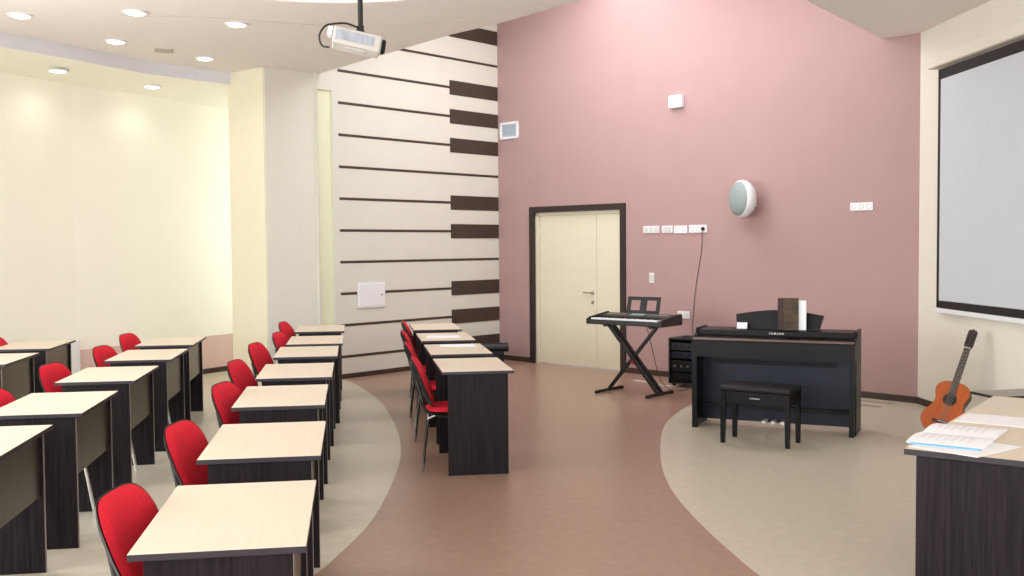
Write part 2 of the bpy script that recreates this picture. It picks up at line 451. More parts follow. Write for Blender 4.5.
# door
def wallM(P, u, n):
    """matrix: local x along wall, y outwards into room, z up"""
    m = Matrix.Identity(4)
    m.col[0][:3] = (u.x, u.y, 0); m.col[1][:3] = (n.x, n.y, 0); m.col[2][:3] = (0, 0, 1); m.col[3][:3] = (P.x, P.y, 0)
    return m
WP = wallM(A, up_, npk)
def place(o, Mx): o.matrix_world = Mx; return o
dr = bpy.data.objects.new('door_1', None); COL.objects.link(dr); dr['kind'] = 'structure'
dr.matrix_world = WP @ Matrix.Translation((D0, 0, 0))
DW = D1_ - D0
bm = new()
box(bm, (0, .012, (DT + .07) / 2), (.085, .03, DT + .07)); box(bm, (DW, .012, (DT + .07) / 2), (.085, .03, DT + .07)); box(bm, (DW / 2, .012, DT + .03), (DW + .085, .032, .085))
obj('door_frame', bm, M['doorframe'], dr)
bm = new()
box(bm, (.075, -.10, DT / 2), (.07, .16, DT)); box(bm, (DW - .06, -.10, DT / 2), (.04, .16, DT)); box(bm, (DW / 2, -.10, DT - .03), (DW - .08, .16, .05))
obj('door_jamb', bm, M['door'], dr)
bm = new(); box(bm, (.64, -.06, DT / 2 - .025), (1.05, .04, DT - .07), bev=.004)
lf = obj('door_leaf', bm, M['door'], dr)
bm = new(); box(bm, (1.395, -.06, DT / 2 - .025), (.448, .04, DT - .07), bev=.004)
obj('door_leaf', bm, M['door'], dr)
bm = new()
lathe(bm, [(.026, 0), (.026, .012), (.01, .014), (.01, .045)], 16, Matrix.Translation((1.10, -.04, 1.03)) @ Matrix.Rotation(-PI / 2, 4, 'X'))
tube(bm, [(1.10, .008, 1.03), (1.06, .012, 1.03), (.97, .010, 1.035)], .01, 8)
lathe(bm, [(.024, 0), (.024, .012), (.01, .014)], 16, Matrix.Translation((1.10, -.04, .90)) @ Matrix.Rotation(-PI / 2, 4, 'X'))
obj('door_handle', bm, M['steel'], lf, True)

# ------------------------------------------------------------------ things on the walls
def wthing(name, label, cat, t, z, base=WP, group=None):
    o = thing(name, label, cat, group=group); o.matrix_world = base @ Matrix.Translation((t, 0, z)); return o
# ventilation grille
v = wthing('vent_grille', 'square white ventilation grille high on pink wall near striped wall', 'vent', .25, 3.345)
bm = new(); w = .19
for x in (-w + .02, w - .02): box(bm, (x, .012, 0), (.04, .024, .24), bev=.004)
for z in (-.105, .105): box(bm, (0, .012, z), (2 * w, .024, .035), bev=.004)
obj('frame', bm, M['white'], v)
bm = new()
for k in range(9): box(bm, (0, .010, -.08 + k * .02), (.32, .01, .012), rot=Matrix.Rotation(R(35), 4, 'X'))
box(bm, (0, .003, 0), (.32, .004, .2))
obj('slats', bm, M['ventblue'], v)
# square sensor box
s_ = wthing('wall_sensor', 'small square white sensor box high on the pink wall', 'sensor', 3.25, 3.445)
bm = new(); box(bm, (0, .035, 0), (.2, .07, .155), bev=.012)
obj('housing', bm, M['white'], s_)
bm = new(); lathe(bm, [(.018, 0), (.018, .006), (.01, .01)], 16, Matrix.Translation((0, .07, .0)) @ Matrix.Rotation(-PI / 2, 4, 'X'))
obj('lens', bm, M['ventblue'], s_)

def socket_strip(label, t, z, w, h, cells, plug=None, kind='socket'):
    r = wthing('socket_strip' if kind == 'socket' else 'light_switch', label, 'socket' if kind == 'socket' else 'switch', t, z, group=None)
    bm = new(); box(bm, (0, .007, 0), (w, .014, h), bev=.003)
    obj('plate', bm, M['white'], r)
    n = len(cells)
    for i, c in enumerate(cells):
        x = -w / 2 + w * (i + .5) / n
        if c == 's':
            bm = new(); lathe(bm, [(.028, 0), (.028, .004), (.021, .004), (.021, -.001), (.0, -.001)][:4], 20, Matrix.Translation((x, .0135, 0)) @ Matrix.Rotation(-PI / 2, 4, 'X'))
            f = obj('outlet', bm, M['offwhite'], r)
        elif c == 'k':
            bm = new(); box(bm, (x, .016, 0), (w / n * .72, .008, h * .7), bev=.002)
            obj('rocker', bm, M['offwhite'], r)
    return r
socket_strip('white triple switch plate, leftmost of the row above the keyboard', 2.835, 1.868, .255, .09, 'kkk')
socket_strip('plain white plate second from left in the row above the keyboard', 3.09, 1.867, .165, .09, 'k')
socket_strip('white double socket third from left in the row above the keyboard', 3.295, 1.862, .20, .095, 'ss')
socket_strip('white triple socket with black plug, rightmost of the row above the keyboard', 3.555, 1.866, .265, .095, 'sss')
socket_strip('white triple socket strip alone on the right side of pink wall', 5.685, 2.07, .26, .085, 'sss')
socket_strip('low white double socket on pink wall above the amplifier box', 3.34, .80, .18, .09, 'ss')
socket_strip('narrow upright white light switch right of the door', 2.842, 1.25, .075, .13, 'k', kind='switch')
# power cable with its plug
cb = wthing('power_cable', 'thin dark power cable hanging from the rightmost socket down the pink wall', 'cable', 3.64, 0)
bm = new(); tube(bm, [(0, .045, 1.86), (-.01, .03, 1.80), (-.03, .012, 1.6), (-.09, .01, 1.3), (-.13, .012, 1.05), (-.15, .012, .85), (-.17, .014, .62), (-.12, .02, .5)], .0035, 6, smooth=6)
obj('cord', bm, M['blackp'], cb, True)
bm = new(); lathe(bm, [(.02, .0185), (.022, .03), (.016, .05), (.008, .055)], 16, Matrix.Translation((0, 0, 1.865)) @ Matrix.Rotation(-PI / 2, 4, 'X'))
obj('plug', bm, M['blackp'], cb, True)

# round loudspeaker on a bracket
spk = wthing('wall_speaker', 'round white loudspeaker with grey grille on pink wall bracket', 'speaker', 4.345, 2.18)
Q = Matrix.Translation((-.03, .21, .02)) @ Matrix.Rotation(R(27), 4, 'Z') @ Matrix.Rotation(-PI / 2, 4, 'X') 
# local +z of Q points out of the wall and to the left
bm = new(); lathe(bm, [(.05, -.115), (.12, -.11), (.185, -.08), (.212, -.035), (.218, .0), (.215, .03), (.20, .045)], 40, Q)
obj('housing', bm, M['white'], spk, True)
bm = new(); lathe(bm, [(.198, .044), (.19, .06), (.16, .085), (.11, .102), (.05, .11), (.01, .112)], 40, Q)
obj('grille', bm, M['grille'], spk, True)
bm = new(); box(bm, (0, .008, 0), (.07, .016, .14), bev=.004); tube(bm, [(0, .01, 0), (0, .05, .01), (-.01, .11, .02)], .02, 10)
obj('bracket', bm, M['white'], spk)

# white service hatch on striped wall
WS = wallM(S, us, ns)
ht = wthing('service_hatch', 'small white square service hatch on the striped wall', 'hatch', .49, 1.05, base=WS)
bm = new(); box(bm, (0, .014, 0), (.46, .012, .33), bev=.003); obj('frame', bm, M['white'], ht)
bm = new(); box(bm, (0, .023, 0), (.42, .008, .29), bev=.003); obj('door', bm, M['white'], ht)
bm = new(); lathe(bm, [(.012, 0), (.012, .008)], 12, Matrix.Translation((.16, .027, 0)) @ Matrix.Rotation(-PI / 2, 4, 'X')); obj('lock', bm, M['steel'], ht)

# projection screen on the right wall
WR = wallM(B, rd, nr)
sc = wthing('projection_screen', 'large white projection screen with black border on right wall', 'screen', 0, 0, base=WR)
SX0, SX1, SZ0, SZ1 = .51, 3.9, 1.035, 3.365
bm = new(); box(bm, ((SX0 + SX1) / 2, .05, (SZ0 + SZ1) / 2), (SX1 - SX0 - .1, .004, SZ1 - SZ0 - .15)); obj('screen_sheet', bm, M['screen'], sc)
bm = new()
box(bm, ((SX0 + SX1) / 2, .05, SZ1 - .05), (SX1 - SX0, .006, .1)); box(bm, ((SX0 + SX1) / 2, .05, SZ0 + .035), (SX1 - SX0, .006, .07))
for x in (SX0 + .025, SX1 - .025): box(bm, (x, .05, (SZ0 + SZ1) / 2), (.05, .006, SZ1 - SZ0))
obj('border', bm, M['border'], sc)
bm = new(); box(bm, ((SX0 + SX1) / 2, .060, SZ1 + .085), (SX1 - SX0 + .26, .11, .13), bev=.02); obj('roller_case', bm, M['cream'], sc)
bm = new(); box(bm, ((SX0 + SX1) / 2, .05, SZ0 - .025), (SX1 - SX0 + .02, .03, .045), bev=.008); obj('bottom_bar', bm, M['white'], sc)

# ------------------------------------------------------------------ desks
U = R(8.8)
def make_desk():
    t = thing('classroom_desk', '', 'desk')
    FS, HZ = .983, 1.0213
    W, L = .535 * FS, .92 * FS
    bm = new(); box(bm, (0, 0, .755), (W, L, .022), bev=.002)
    o = obj('tabletop', bm, [M['tedge'], M['top']], t)
    for p in o.data.polygons:
        if p.normal.z > .9: p.material_index = 1
    for s in (-1, 1):
        bm = new(); box(bm, (0, s * (L / 2 - .035), .372), (.443, .018, .744), bev=.001)
        sp = obj('side_panel', bm, M['wenge'], t)
        bm = new(); box(bm, (.2227, s * (L / 2 - .035), .372), (.0024, .0184, .742)); obj('edge_band', bm, M['banding'], sp)
    bm = new(); box(bm, (.195, 0, .573), (.018, L - .09, .342), bev=.001)
    obj('modesty_panel', bm, M['modesty'], t)
    return t
desk0 = make_desk(); used = [False]
def desk(x, y, a, label, group):
    if not used[0]:
        used[0] = True; desk0.location = (x, y, 0); desk0.rotation_euler = (0, 0, a); desk0['label'] = label; desk0['group'] = group; return desk0
    return dup(desk0, (x, y, 0), a, label, group)

# ------------------------------------------------------------------ chairs (face local +x)
def make_chair():
    t = thing('upholstered_chair', '', 'chair')
    # seat
    def so(a, r):
        if a is None: return (0, 0, 0)
        u, v = sqr(a, .215, .225); v *= 1 + .08 * (u / .215); return (u * r, v * r, -.012 * (max(0, u * r / .215)) ** 2)
    bm = new(); pad(bm, so, .034, Matrix.Translation((0, 0, .445))); obj('seat', bm, M['red'], t, True)
    def so2(a, r):
        p = so(a, r); return (p[0] * 1.02, p[1] * 1.02, p[2])
    bm = new(); pad(bm, so2, .012, Matrix.Translation((0, 0, .432)), back=1); obj('seat_shell', bm, M['blackp'], t, True)
    # backrest: local u -> width(y), v -> height, w -> forward
    BM = Matrix.Translation((-.235, 0, .648)) @ Matrix.Rotation(R(-22), 4, 'Y')
    ax = Matrix(((0, 0, 1, 0), (1, 0, 0, 0), (0, 1, 0, 0), (0, 0, 0, 1)))
    def bo(a, r, k=1):
        if a is None: return (0, 0, 0)
        u, v = sqr(a, .228 * k, .20 * k, 4.0)
        u *= 1 - .10 * max(0, v / .185) ** 2 - .06 * max(0, -v / .185)
        u *= r; v *= r
        return (u, v, .55 * u * u + .3 * v * v * (1 if v < 0 else .15))
    bm = new(); pad(bm, bo, .032, BM @ ax, back=.1, ex=4.5); obj('backrest', bm, M['red'], t, True)
    bm = new(); pad(bm, lambda a, r: bo(a, r, 1.035), .006, BM @ Matrix.Translation((-.004, 0, 0)) @ ax, back=4, ex=5); obj('back_shell', bm, M['blackp'], t, True)
    # frame
    bm = new()
    for s in (-1, 1):
        tube(bm, [(-.270, s * .13, .68), (-.238, s * .155, .58), (-.202, s * .18, .46), (-.1, s * .19, .412), (.12, s * .19, .412)], .011, 8, smooth=5)
    for x in (-.13, .13): tube(bm, [(x, -.19, .41), (x, .19, .41)], .009, 8)
    obj('back_frame', bm, M['blackp'], t, True)
    for s in (-1, 1):
        bm = new(); tube(bm, [(.11, s * .19, .412), (.165, s * .195, .405), (.185, s * .2, .36), (.235, s * .235, .0)], .0115, 8, smooth=5); lg = obj('leg', bm, M['chrome'], t, True)
        bm = new(); tube(bm, [(-.13, s * .19, .412), (-.165, s * .195, .40), (-.185, s * .2, .36), (-.225, s * .228, .0)], .0115, 8, smooth=5); obj('leg', bm, M['chrome'], t, True)
    return t
chair0 = make_chair(); usedc = [False]
def chair(x, y, a, label, group):
    if not usedc[0]:
        usedc[0] = True; chair0.location = (x, y, 0); chair0.rotation_euler = (0, 0, a); chair0['label'] = label; chair0['group'] = group; return chair0
    return dup(chair0, (x, y, 0), a, label, group)

ORD = ['nearest', 'second nearest', 'third nearest', 'fourth nearest', 'fifth nearest', 'sixth nearest', 'farthest']
rowD = [(-.981, 3.58), (-1.194, 4.971), (-1.443, 6.442), (-1.628, 7.742), (-1.827, 9.147), (-1.968, 10.291), (-2.19, 11.735)]
rowM = [(-.324, 8.048), (-.503, 9.268), (-.695, 10.544), (-.898, 11.869)]
rowL = [(-2.63, 4.92), (-2.773, 6.201), (-2.993, 7.618), (-3.188, 8.982), (-3.403, 10.264)]
rowK = [(-4.44, 8.71), (-4.66, 10.0)]
rowD, rowM, rowL, rowK = [[(x * .983, y * .983) for x, y in q] for q in (rowD, rowM, rowL, rowK)]
def ordn(i, n): return 'farthest' if i == n - 1 else ORD[i]
for i, (x, y) in enumerate(rowD):
    desk(x, y, U, '%s desk of the long centre-left row, pale top and dark wood sides' % ordn(i, 7), 'desks of the centre-left row')
for i, (x, y) in enumerate(rowM):
    lab = ['nearest desk of the short row standing on brown floor, bare pale top', 'second desk from the camera in the short row on brown floor, with papers',
           'third desk from the camera in the short row on brown floor, with papers', 'farthest desk of the short row on brown floor, bare pale top'][i]
    desk(x, y, U, lab, 'desks of the row on brown floor')
for i, (x, y) in enumerate(rowL):
    desk(x, y, U, '%s desk of the second row from the left wall, pale top, dark panels' % ordn(i, 5), 'desks of the second row from the left')
for i, (x, y) in enumerate(rowK):
    desk(x, y, U, '%s desk of the leftmost row by the cream wall, pale top, dark panels' % ['nearer', 'farther'][i], 'desks of the leftmost row')
CO = {'D': [(-.50, -10), (-.52, -12), (-.47, -14), (-.55, -12), (-.55, -14), (-.47, -12), (-.51, -12)],
      'M': [(-.515, -5), (-.515, -3), (-.49, -3), (-.42, -3)], 'L': [None, (-.49, -11), (-.53, -12), (-.50, -11), (-.54, -12)], 'K': [None, (-.5, -8)]}
def put_chairs(row, key, where, grp, n):
    for i, (x, y) in enumerate(row):
        if CO[key][i] is None: continue
        o, da = CO[key][i]
        # o is the offset of the backrest top; chair origin is .30 m in front of it
        a = U + R(da)
        bx, by = x + o, y + (.04 if key != 'M' else -.10)
        lab = '%s %s' % (ordn(i, n), where)
        chair(bx + .37 * math.cos(a), by + .37 * math.sin(a), a, lab, grp)
put_chairs(rowD, 'D', 'red upholstered chair with black back shell in the long centre-left row', 'red chairs of the centre-left row', 7)
put_chairs(rowM, 'M', 'red chair with chrome legs in the short row on brown floor', 'red chairs of the row on brown floor', 4)
put_chairs(rowL, 'L', 'red chair in the second row from the left wall', 'red chairs of the second row from the left', 5)
chair(-4.98 + .33, 9.85, U, 'red chair at the leftmost desk by the cream wall, half cut by the frame', None)

# ------------------------------------------------------------------ teacher desk, papers, grey table
ta = R(-36)
uu = Vector((math.cos(ta), math.sin(ta))); vv = Vector((-math.sin(ta), math.cos(ta)))
TL, TW = 1.93, .75
tc0 = Vector((1.765, 4.615))
tc = tc0 + uu * TW / 2 + vv * TL / 2
td = thing('teacher_desk', 'big pale-topped dark wood teacher desk at lower right with papers', 'desk', (tc.x, tc.y, 0), ta)
bm = new(); box(bm, (0, 0, .736), (TW, TL, .028), bev=.002)
o = obj('tabletop', bm, [M['tedge'], M['top']], td)
for p in o.data.polygons:
    if p.normal.z > .9: p.material_index = 1
for s in (-1, 1):
    bm = new(); box(bm, (.0, s * (TL / 2 - .025), .361), (TW - .1, .02, .722), bev=.001); obj('side_panel', bm, M['wenge'], td)
bm = new(); box(bm, (.2, 0, .45), (.018, TL - .08, .54)); obj('modesty_panel', bm, M['wenge'], td)

def sheet(name, label, cat, pts, z, th, m, group=None, extra=None):
    c = sum((Vector(p) for p in pts), Vector((0, 0))) / len(pts)
    t = thing(name, label, cat, (c.x, c.y, z), 0, group)
    q = [Vector(p) - c for p in pts]
    bm = new(); prism(bm, q, 0, th); obj('sheet', bm, m, t)
    return t, q
def quad_print(t, q, z, rects, m=None):
    bm = new()
    P = lambda a, b: q[0].lerp(q[1], a).lerp(q[3].lerp(q[2], a), b)
    for a0, b0, a1, b1 in rects: prism(bm, [P(a0, b0), P(a1, b0), P(a1, b1), P(a0, b1)], z, z + .0004)
    obj('print', bm, m or M['print'], t)
# bottom loose sheet
sheet('paper_sheet', 'white paper sheet at the front corner of teacher desk, under the blue booklet', 'paper', [(1.80, 4.66), (2.00, 4.40), (2.30, 4.62), (2.10, 4.88)], .7502, .002, M['paper'])
bk = thing('booklet', 'open white booklet with blue lower edge on teacher desk', 'booklet', (2.13, 4.87, .7525), R(54))
bk.scale = (1.2, .76, 1)
bm = new(); box(bm, (0, .01, .003), (.476, .43, .006), bev=.001); obj('cover', bm, M['paper'], bk)
bm = new(); box(bm, (-.245, .0, .003), (.03, .40, .005), bev=.001); obj('blue_edge', bm, M['blue'], bk)
for s in (-1, 1):
    bm = new(); n_ = 8; a0 = [bm.verts.new((s * .002 + s * .238 * i / n_, -.205, .0065 + .011 * math.sin(PI * i / n_) + .001)) for i in range(n_ + 1)]
    a1 = [bm.verts.new((v_.co.x, .225, v_.co.z)) for v_ in a0]; b0 = [bm.verts.new((v_.co.x, -.205, .0062)) for v_ in a0]; b1 = [bm.verts.new((v_.co.x, .225, .0062)) for v_ in a0]
    for i in range(n_):
        bm.faces.new((a0[i], a0[i + 1], a1[i + 1], a1[i])); bm.faces.new((b0[i], b1[i], b1[i + 1], b0[i + 1]))
        bm.faces.new((a0[i], b0[i], b0[i + 1], a0[i + 1])); bm.faces.new((a1[i], a1[i + 1], b1[i + 1], b1[i]))
    bm.faces.new((a0[0], a1[0], b1[0], b0[0])); bm.faces.new((a0[-1], b0[-1], b1[-1], a1[-1]))
    pg = obj('page', bm, M['paper'], bk, True)
    bm = new()
    for k in range(7):
        y = .15 - k * .045
        n2 = 6; f = [.25 + .5 * i / n2 for i in range(n2 + 1)]
        for i in range(n2):
            x0, x1 = s * (.002 + .238 * f[i]), s * (.002 + .238 * f[i + 1])
            z0, z1 = [.0079 + .011 * math.sin(PI * g) for g in (f[i], f[i + 1])]
            q4 = [bm.verts.new(c_) for c_ in ((x0, y, z0), (x1, y, z1), (x1, y + .022, z1), (x0, y + .022, z0))]; bm.faces.new(q4)
    obj('print', bm, M['print'], pg)
sheet('paper_sheet', 'white paper sheet farther back on teacher desk, apart from the booklet', 'paper', [(2.29, 5.31), (2.47, 5.55), (2.86, 5.27), (2.70, 5.00)], .7502, .002, M['paper'])
t_, q_ = sheet('paper_sheet', 'white papers on the second desk of the row on brown floor', 'paper', [(-.659, 9.3), (-.668, 9.515), (-.364, 9.535), (-.325, 9.30)], .7662, .002, M['paper'])
t_, q_ = sheet('paper_sheet', 'white papers on the third desk of the row on brown floor', 'paper', [(-.855, 10.20), (-.875, 10.48), (-.55, 10.48), (-.511, 10.22)], .7662, .002, M['paper'])

gt = thing('side_table', 'grey-topped low table behind teacher desk at right edge', 'table', (3.41, 6.56, 0), R(14))
bm = new(); box(bm, (0, 0, .7125), (.90, .27, .018), bev=.002)
o = obj('tabletop', bm, [M['border'], M['greytop']], gt)
for p in o.data.polygons:
    if p.normal.z > .9: p.material_index = 1
for x in (-.30, .41):
    for y in (-.10, .10):
        bm = new(); box(bm, (x, y, .3515), (.035, .035, .703), bev=.003); obj('leg', bm, M['blackp'], gt)

# ------------------------------------------------------------------ digital piano
pa = R(-25)
pn = thing('digital_piano', 'black upright digital piano with closed lid against pink wall', 'piano', (1.64, 9.39, 0), pa)
PW = 1.43
bm = new(); prism(bm, [(0, .655), (0, .795), (.006, .81), (.02, .818), (.15, .842), (.155, .85), (.165, .888), (.175, .893), (.43, .90), (.44, .89), (.44, .655)], 0, PW, 'x')
obj('key_case', bm, M['piano'], pn)
bm = new(); prism(bm, [(.002, .8135), (.02, .8205), (.045, .825), (.045, .822), (.02, .8175), (.002, .809)], .012, PW - .012, 'x'); bm2 = obj('lid_lip', bm, M['lip'], pn)
for x in (0, PW - .03):
    bm = new(); prism(bm, [(.10, 0), (.46, 0), (.46, .91), (.17, .905), (.15, .86), (.10, .845)], x - .0015 if x == 0 else x + .002, x + .03, 'x'); obj('side_panel', bm, M['piano'], pn)
for x in (.025, PW - .025):
    bm = new()
    r1 = [(x - .022, .0), (x + .022, 0), (x + .022, .045), (x - .022, .045)]
    prism(bm, r1, .0, .655)
    obj('leg', bm, M['piano'], pn)
    bm = new(); box(bm, (x, .08, .045), (.03, .10, .05), bev=.004); obj('foot', bm, M['piano'], pn)
bm = new(); box(bm, (PW / 2, .305, .42), (PW - .06, .02, .47)); obj('knee_panel', bm, M['piano_sheen'], pn)
bm = new(); box(bm, (PW / 2 - .02, .285, .585), (PW - .36, .02, .035), bev=.003); obj('speaker_slot', bm, M['dark'], pn)
bm = new(); box(bm, (PW / 2, .285, .175), (PW - .06, .06, .035), bev=.003); obj('lower_rail', bm, M['dark'], pn)
bm = new(); box(bm, (PW / 2, .30, .10), (PW - .06, .03, .115), bev=.002); obj('pedal_board', bm, M['piano_sheen'], pn)
for k in range(3):
    x = PW / 2 - .005 + (k - 1) * .085
    bm = new()
    prism(bm, [(x - .012, .285), (x - .016, .19), (x - .026, .165), (x - .018, .14), (x + .018, .14), (x + .026, .165), (x + .016, .19), (x + .012, .285)], .05, .075)
    bmesh.ops.bevel(bm, geom=bm.edges[:], offset=.004, segments=2, affect='EDGES')
    obj('pedal', bm, M['pedal'], pn)
text_mesh('lettering', 'YAMAHA', .025, M['white'], pn, (.735, .1575, .868), (R(78), 0, 0), .0006)
# curved music rest
bm = new()
pts = [(.30, .90)] + [(.30 + .80 * i / 20, 1.045 + .045 * math.sin(PI * i / 20)) for i in range(21)] + [(1.10, .90)]
pts = [(.345, .898), (.335, 1.03)] + [(.335 + .79 * i / 20, 1.03 + .045 * math.sin(PI * i / 20)) for i in range(1, 20)] + [(1.125, 1.03), (1.09, .898)]
RM = Matrix.Translation((0, .30, .90)) @ Matrix.Rotation(R(-12), 4, 'X') @ Matrix.Translation((0, 0, -.90))
prism(bm, pts, 0, .014, 'y', RM); obj('music_rest', bm, M['piano'], pn)
bm = new(); box(bm, (.72, .262, .8945), (.8, .03, .010), bev=.002); obj('rest_ledge', bm, M['piano'], pn)

PMX = Matrix.Translation((1.64, 9.39, 0)) @ Matrix.Rotation(pa, 4, 'Z')
def on_piano(name, label, cat, x, y, z, rz):
    o = thing(name, label, cat); o.matrix_world = PMX @ Matrix.Translation((x, y, z)) @ Matrix.Rotation(rz, 4, 'Z'); return o
bkk = on_piano('book', 'thick dark hardcover book with gold pattern standing on the piano', 'book', .828, .225, .9005, R(15))
bm = new(); box(bm, (0, -.026, .143), (.175, .004, .286)); box(bm, (0, .026, .143), (.175, .004, .286)); obj('cover', bm, M['brass'], bkk)
bm = new(); box(bm, (-.068, -.0295, .143), (.045, .003, .286)); box(bm, (-.089, 0, .143), (.006, .058, .286), bev=.002); obj('spine', bm, M['spine'], bkk)
bm = new(); box(bm, (.004, 0, .141), (.166, .047, .272)); obj('pages', bm, M['paper'], bkk)
bk2 = on_piano('sheet_music_book', 'white songbook standing behind the dark book on the piano', 'book', .948, .242, .9005, R(-6))
bm = new(); box(bm, (0, 0, .133), (.07, .012, .266), bev=.001); obj('pages', bm, M['paper'], bk2)
cd = on_piano('card', 'small white card leaning at the left end of the music rest', 'card', .41, .225, .9005, 0)
bm = new(); prism(bm, [(-.047, 0), (.047, 0), (.047, .058), (-.047, .058)], 0, .006, 'y', Matrix.Rotation(R(-10), 4, 'X')); obj('sheet', bm, M['paper'], cd)

# bench
be = thing('piano_bench', 'black padded piano bench in front of the digital piano', 'bench', (2.087, 8.625, 0), R(-32))
bm = new(); box(bm, (0, 0, .465), (.60, .335, .05), bev=.016, seg=3); obj('seat', bm, M['leather'], be, True)
bm = new()
for s in (-1, 1): box(bm, (0, s * .145, .39), (.52, .02, .10)); box(bm, (s * .27, 0, .39), (.02, .27, .10))
obj('apron', bm, M['piano'], be)
for sx in (-1, 1):
    for sy in (-1, 1):
        bm = new(); tp = [(-.024, -.024), (.024, -.024), (.024, .024), (-.024, .024)]
        a_ = [bm.verts.new((sx * .272 + p[0], sy * .143 + p[1], .44)) for p in tp]; b_ = [bm.verts.new((sx * .277 + p[0] * .66, sy * .146 + p[1] * .66, 0)) for p in tp]
        bm.faces.new(a_); bm.faces.new(b_[::-1])
        for i in range(4): bm.faces.new((a_[i], a_[(i + 1) % 4], b_[(i + 1) % 4], b_[i]))
        obj('leg', bm, M['piano'], be)
text_mesh('lettering', 'YAMAHA', .017, M['white'], be, (0, -.1562, .392), (R(90), 0, 0), .0006)

# ------------------------------------------------------------------ keyboard on X stand
ka = R(-39.6)
KB = (1.37, 11.57, 0)
st = thing('keyboard_stand', 'black X-shaped keyboard stand under the electronic keyboard', 'stand', KB, ka)
hw = .335; hd = .265
for s in (-1, 1):
    bm = new(); box(bm, (s * hw, 0, .02), (.03, 2 * hd, .03), bev=.005)
    for y in (-hd + .02, hd - .02): box(bm, (s * hw, y, .012), (.042, .05, .024), bev=.005)
    obj('foot', bm, M['blackp'], st)
    bm = new(); box(bm, (s * .30, 0, .765), (.03, .30, .026), bev=.004)
    for y in (-.13, .14): box(bm, (s * .30, y, .771), (.04, .05, .014), bev=.003)
    obj('support_arm', bm, M['blackp'], st)
def bar(y, x0, z0, x1, z1, w=.026):
    bm = new(); d = Vector((x1 - x0, 0, z1 - z0)); an = math.atan2(d.z, d.x)
    box(bm, ((x0 + x1) / 2, y, (z0 + z1) / 2), (d.length, w, .04), rot=Matrix.Rotation(-an, 4, 'Y'), bev=.004)
    return bm
obj('crossbar', bar(0, -hw, .03, .30, .757), M['blackp'], st)
for y in (-.045, .045): obj('crossbar', bar(y, hw, .03, -.30, .757), M['blackp'], st)
bm = new(); lathe(bm, [(.016, 0), (.02, .01), (.016, .03)], 12, Matrix.Translation((.03, -.062, .36)) @ Matrix.Rotation(PI / 2, 4, 'X')); obj('locking_knob', bm, M['redclip'], st)

kb = thing('electronic_keyboard', 'black electronic keyboard with music rest on X-shaped stand', 'keyboard', (KB[0], KB[1], .779), ka)
kb.scale = (.975, 1.16, 1.18)
KL = .96
bm = new(); prism(bm, [(-.19, .008), (-.185, .045), (-.03, .052), (.0, .075), (.165, .098), (.185, .085), (.185, .01), (.17, 0), (-.18, 0)], -KL / 2, KL / 2, 'x')
bmesh.ops.bevel(bm, geom=[e for e in bm.edges if abs(e.verts[0].co.x - e.verts[1].co.x) > .5], offset=.006, segments=2, affect='EDGES')
body = obj('body', bm, M['blackp'], kb)
for s in (-1, 1):
    bm = new(); prism(bm, [(-.195, .004), (-.195, .05), (-.15, .07), (.0, .088), (.165, .106), (.19, .09), (.19, 0), (-.18, 0)], s * KL / 2, s * (KL / 2 + .028), 'x')
    obj('end_cheek', bm, M['blackp'], kb)
bm = new(); nk = 36; kw = (KL - .06) / nk
for k in range(nk):
    box(bm, (-(KL - .06) / 2 + (k + .5) * kw, -.115, .055), (kw * .93, .14, .014))
obj('white_keys', bm, M['white'], kb)
bm = new()
for k in range(nk - 1):
    if k % 7 in (0, 1, 3, 4, 5): box(bm, (-(KL - .06) / 2 + (k + 1) * kw, -.088, .068), (kw * .5, .085, .014))
obj('black_keys', bm, M['dark'], kb)
bm = new(); box(bm, (0, .075, .0905), (.2, .07, .004), rot=Matrix.Rotation(R(7.9), 4, 'X')); obj('display', bm, M['grille'], kb)
bm = new()
for k in range(10):
    for j in range(2):
        x = (-.42 + k * .03) if k < 10 else 0
        box(bm, (x, .06 + j * .035, .089 + j * .005), (.018, .012, .004)); box(bm, (-x - .02, .06 + j * .035, .089 + j * .005), (.018, .012, .004))
obj('buttons', bm, M['steel'], kb)
# music rest with two windows
RM = Matrix.Translation((-.005, .16, .096)) @ Matrix.Rotation(R(-14), 4, 'X')
bm = new()
rw, rh = .225, .165
for x0, x1 in ((-rw, -rw + .05), (-.045, .045), (rw - .05, rw)): prism(bm, [(x0, 0), (x1, 0), (x1, rh), (x0, rh)], 0, .006, 'y', RM)
for x0, x1 in ((-rw + .05, -.045), (.045, rw - .05)):
    prism(bm, [(x0, 0), (x1, 0), (x1, .03), (x0, .03)], 0, .006, 'y', RM); prism(bm, [(x0, rh - .035), (x1, rh - .035), (x1, rh), (x0, rh)], 0, .006, 'y', RM)
obj('music_rest', bm, M['blackp'], kb)
# loose cables behind the stand
c1 = thing('signal_cable', 'thin black cable hanging from the keyboard to the floor behind its stand', 'cable', (1.62, 11.77, 0))
bm = new(); tube(bm, [(-.10, .0, .79), (-.04, .03, .6), (.02, .06, .35), (.08, .03, .12), (.2, -.05, .008), (.34, -.03, .008), (.42, .10, .008)], .004, 6, smooth=6); obj('cord', bm, M['blackp'], c1, True)
c2 = thing('extension_cable', 'white cable lying on the floor between stand and amplifier box', 'cable', (1.62, 12.35, 0))
bm = new(); tube(bm, [(-.12, .28, .007), (0, .12, .007), (.08, -.1, .007), (.28, -.28, .007), (.36, -.22, .007)], .006, 6, smooth=6); obj('cord', bm, M['white'], c2, True)

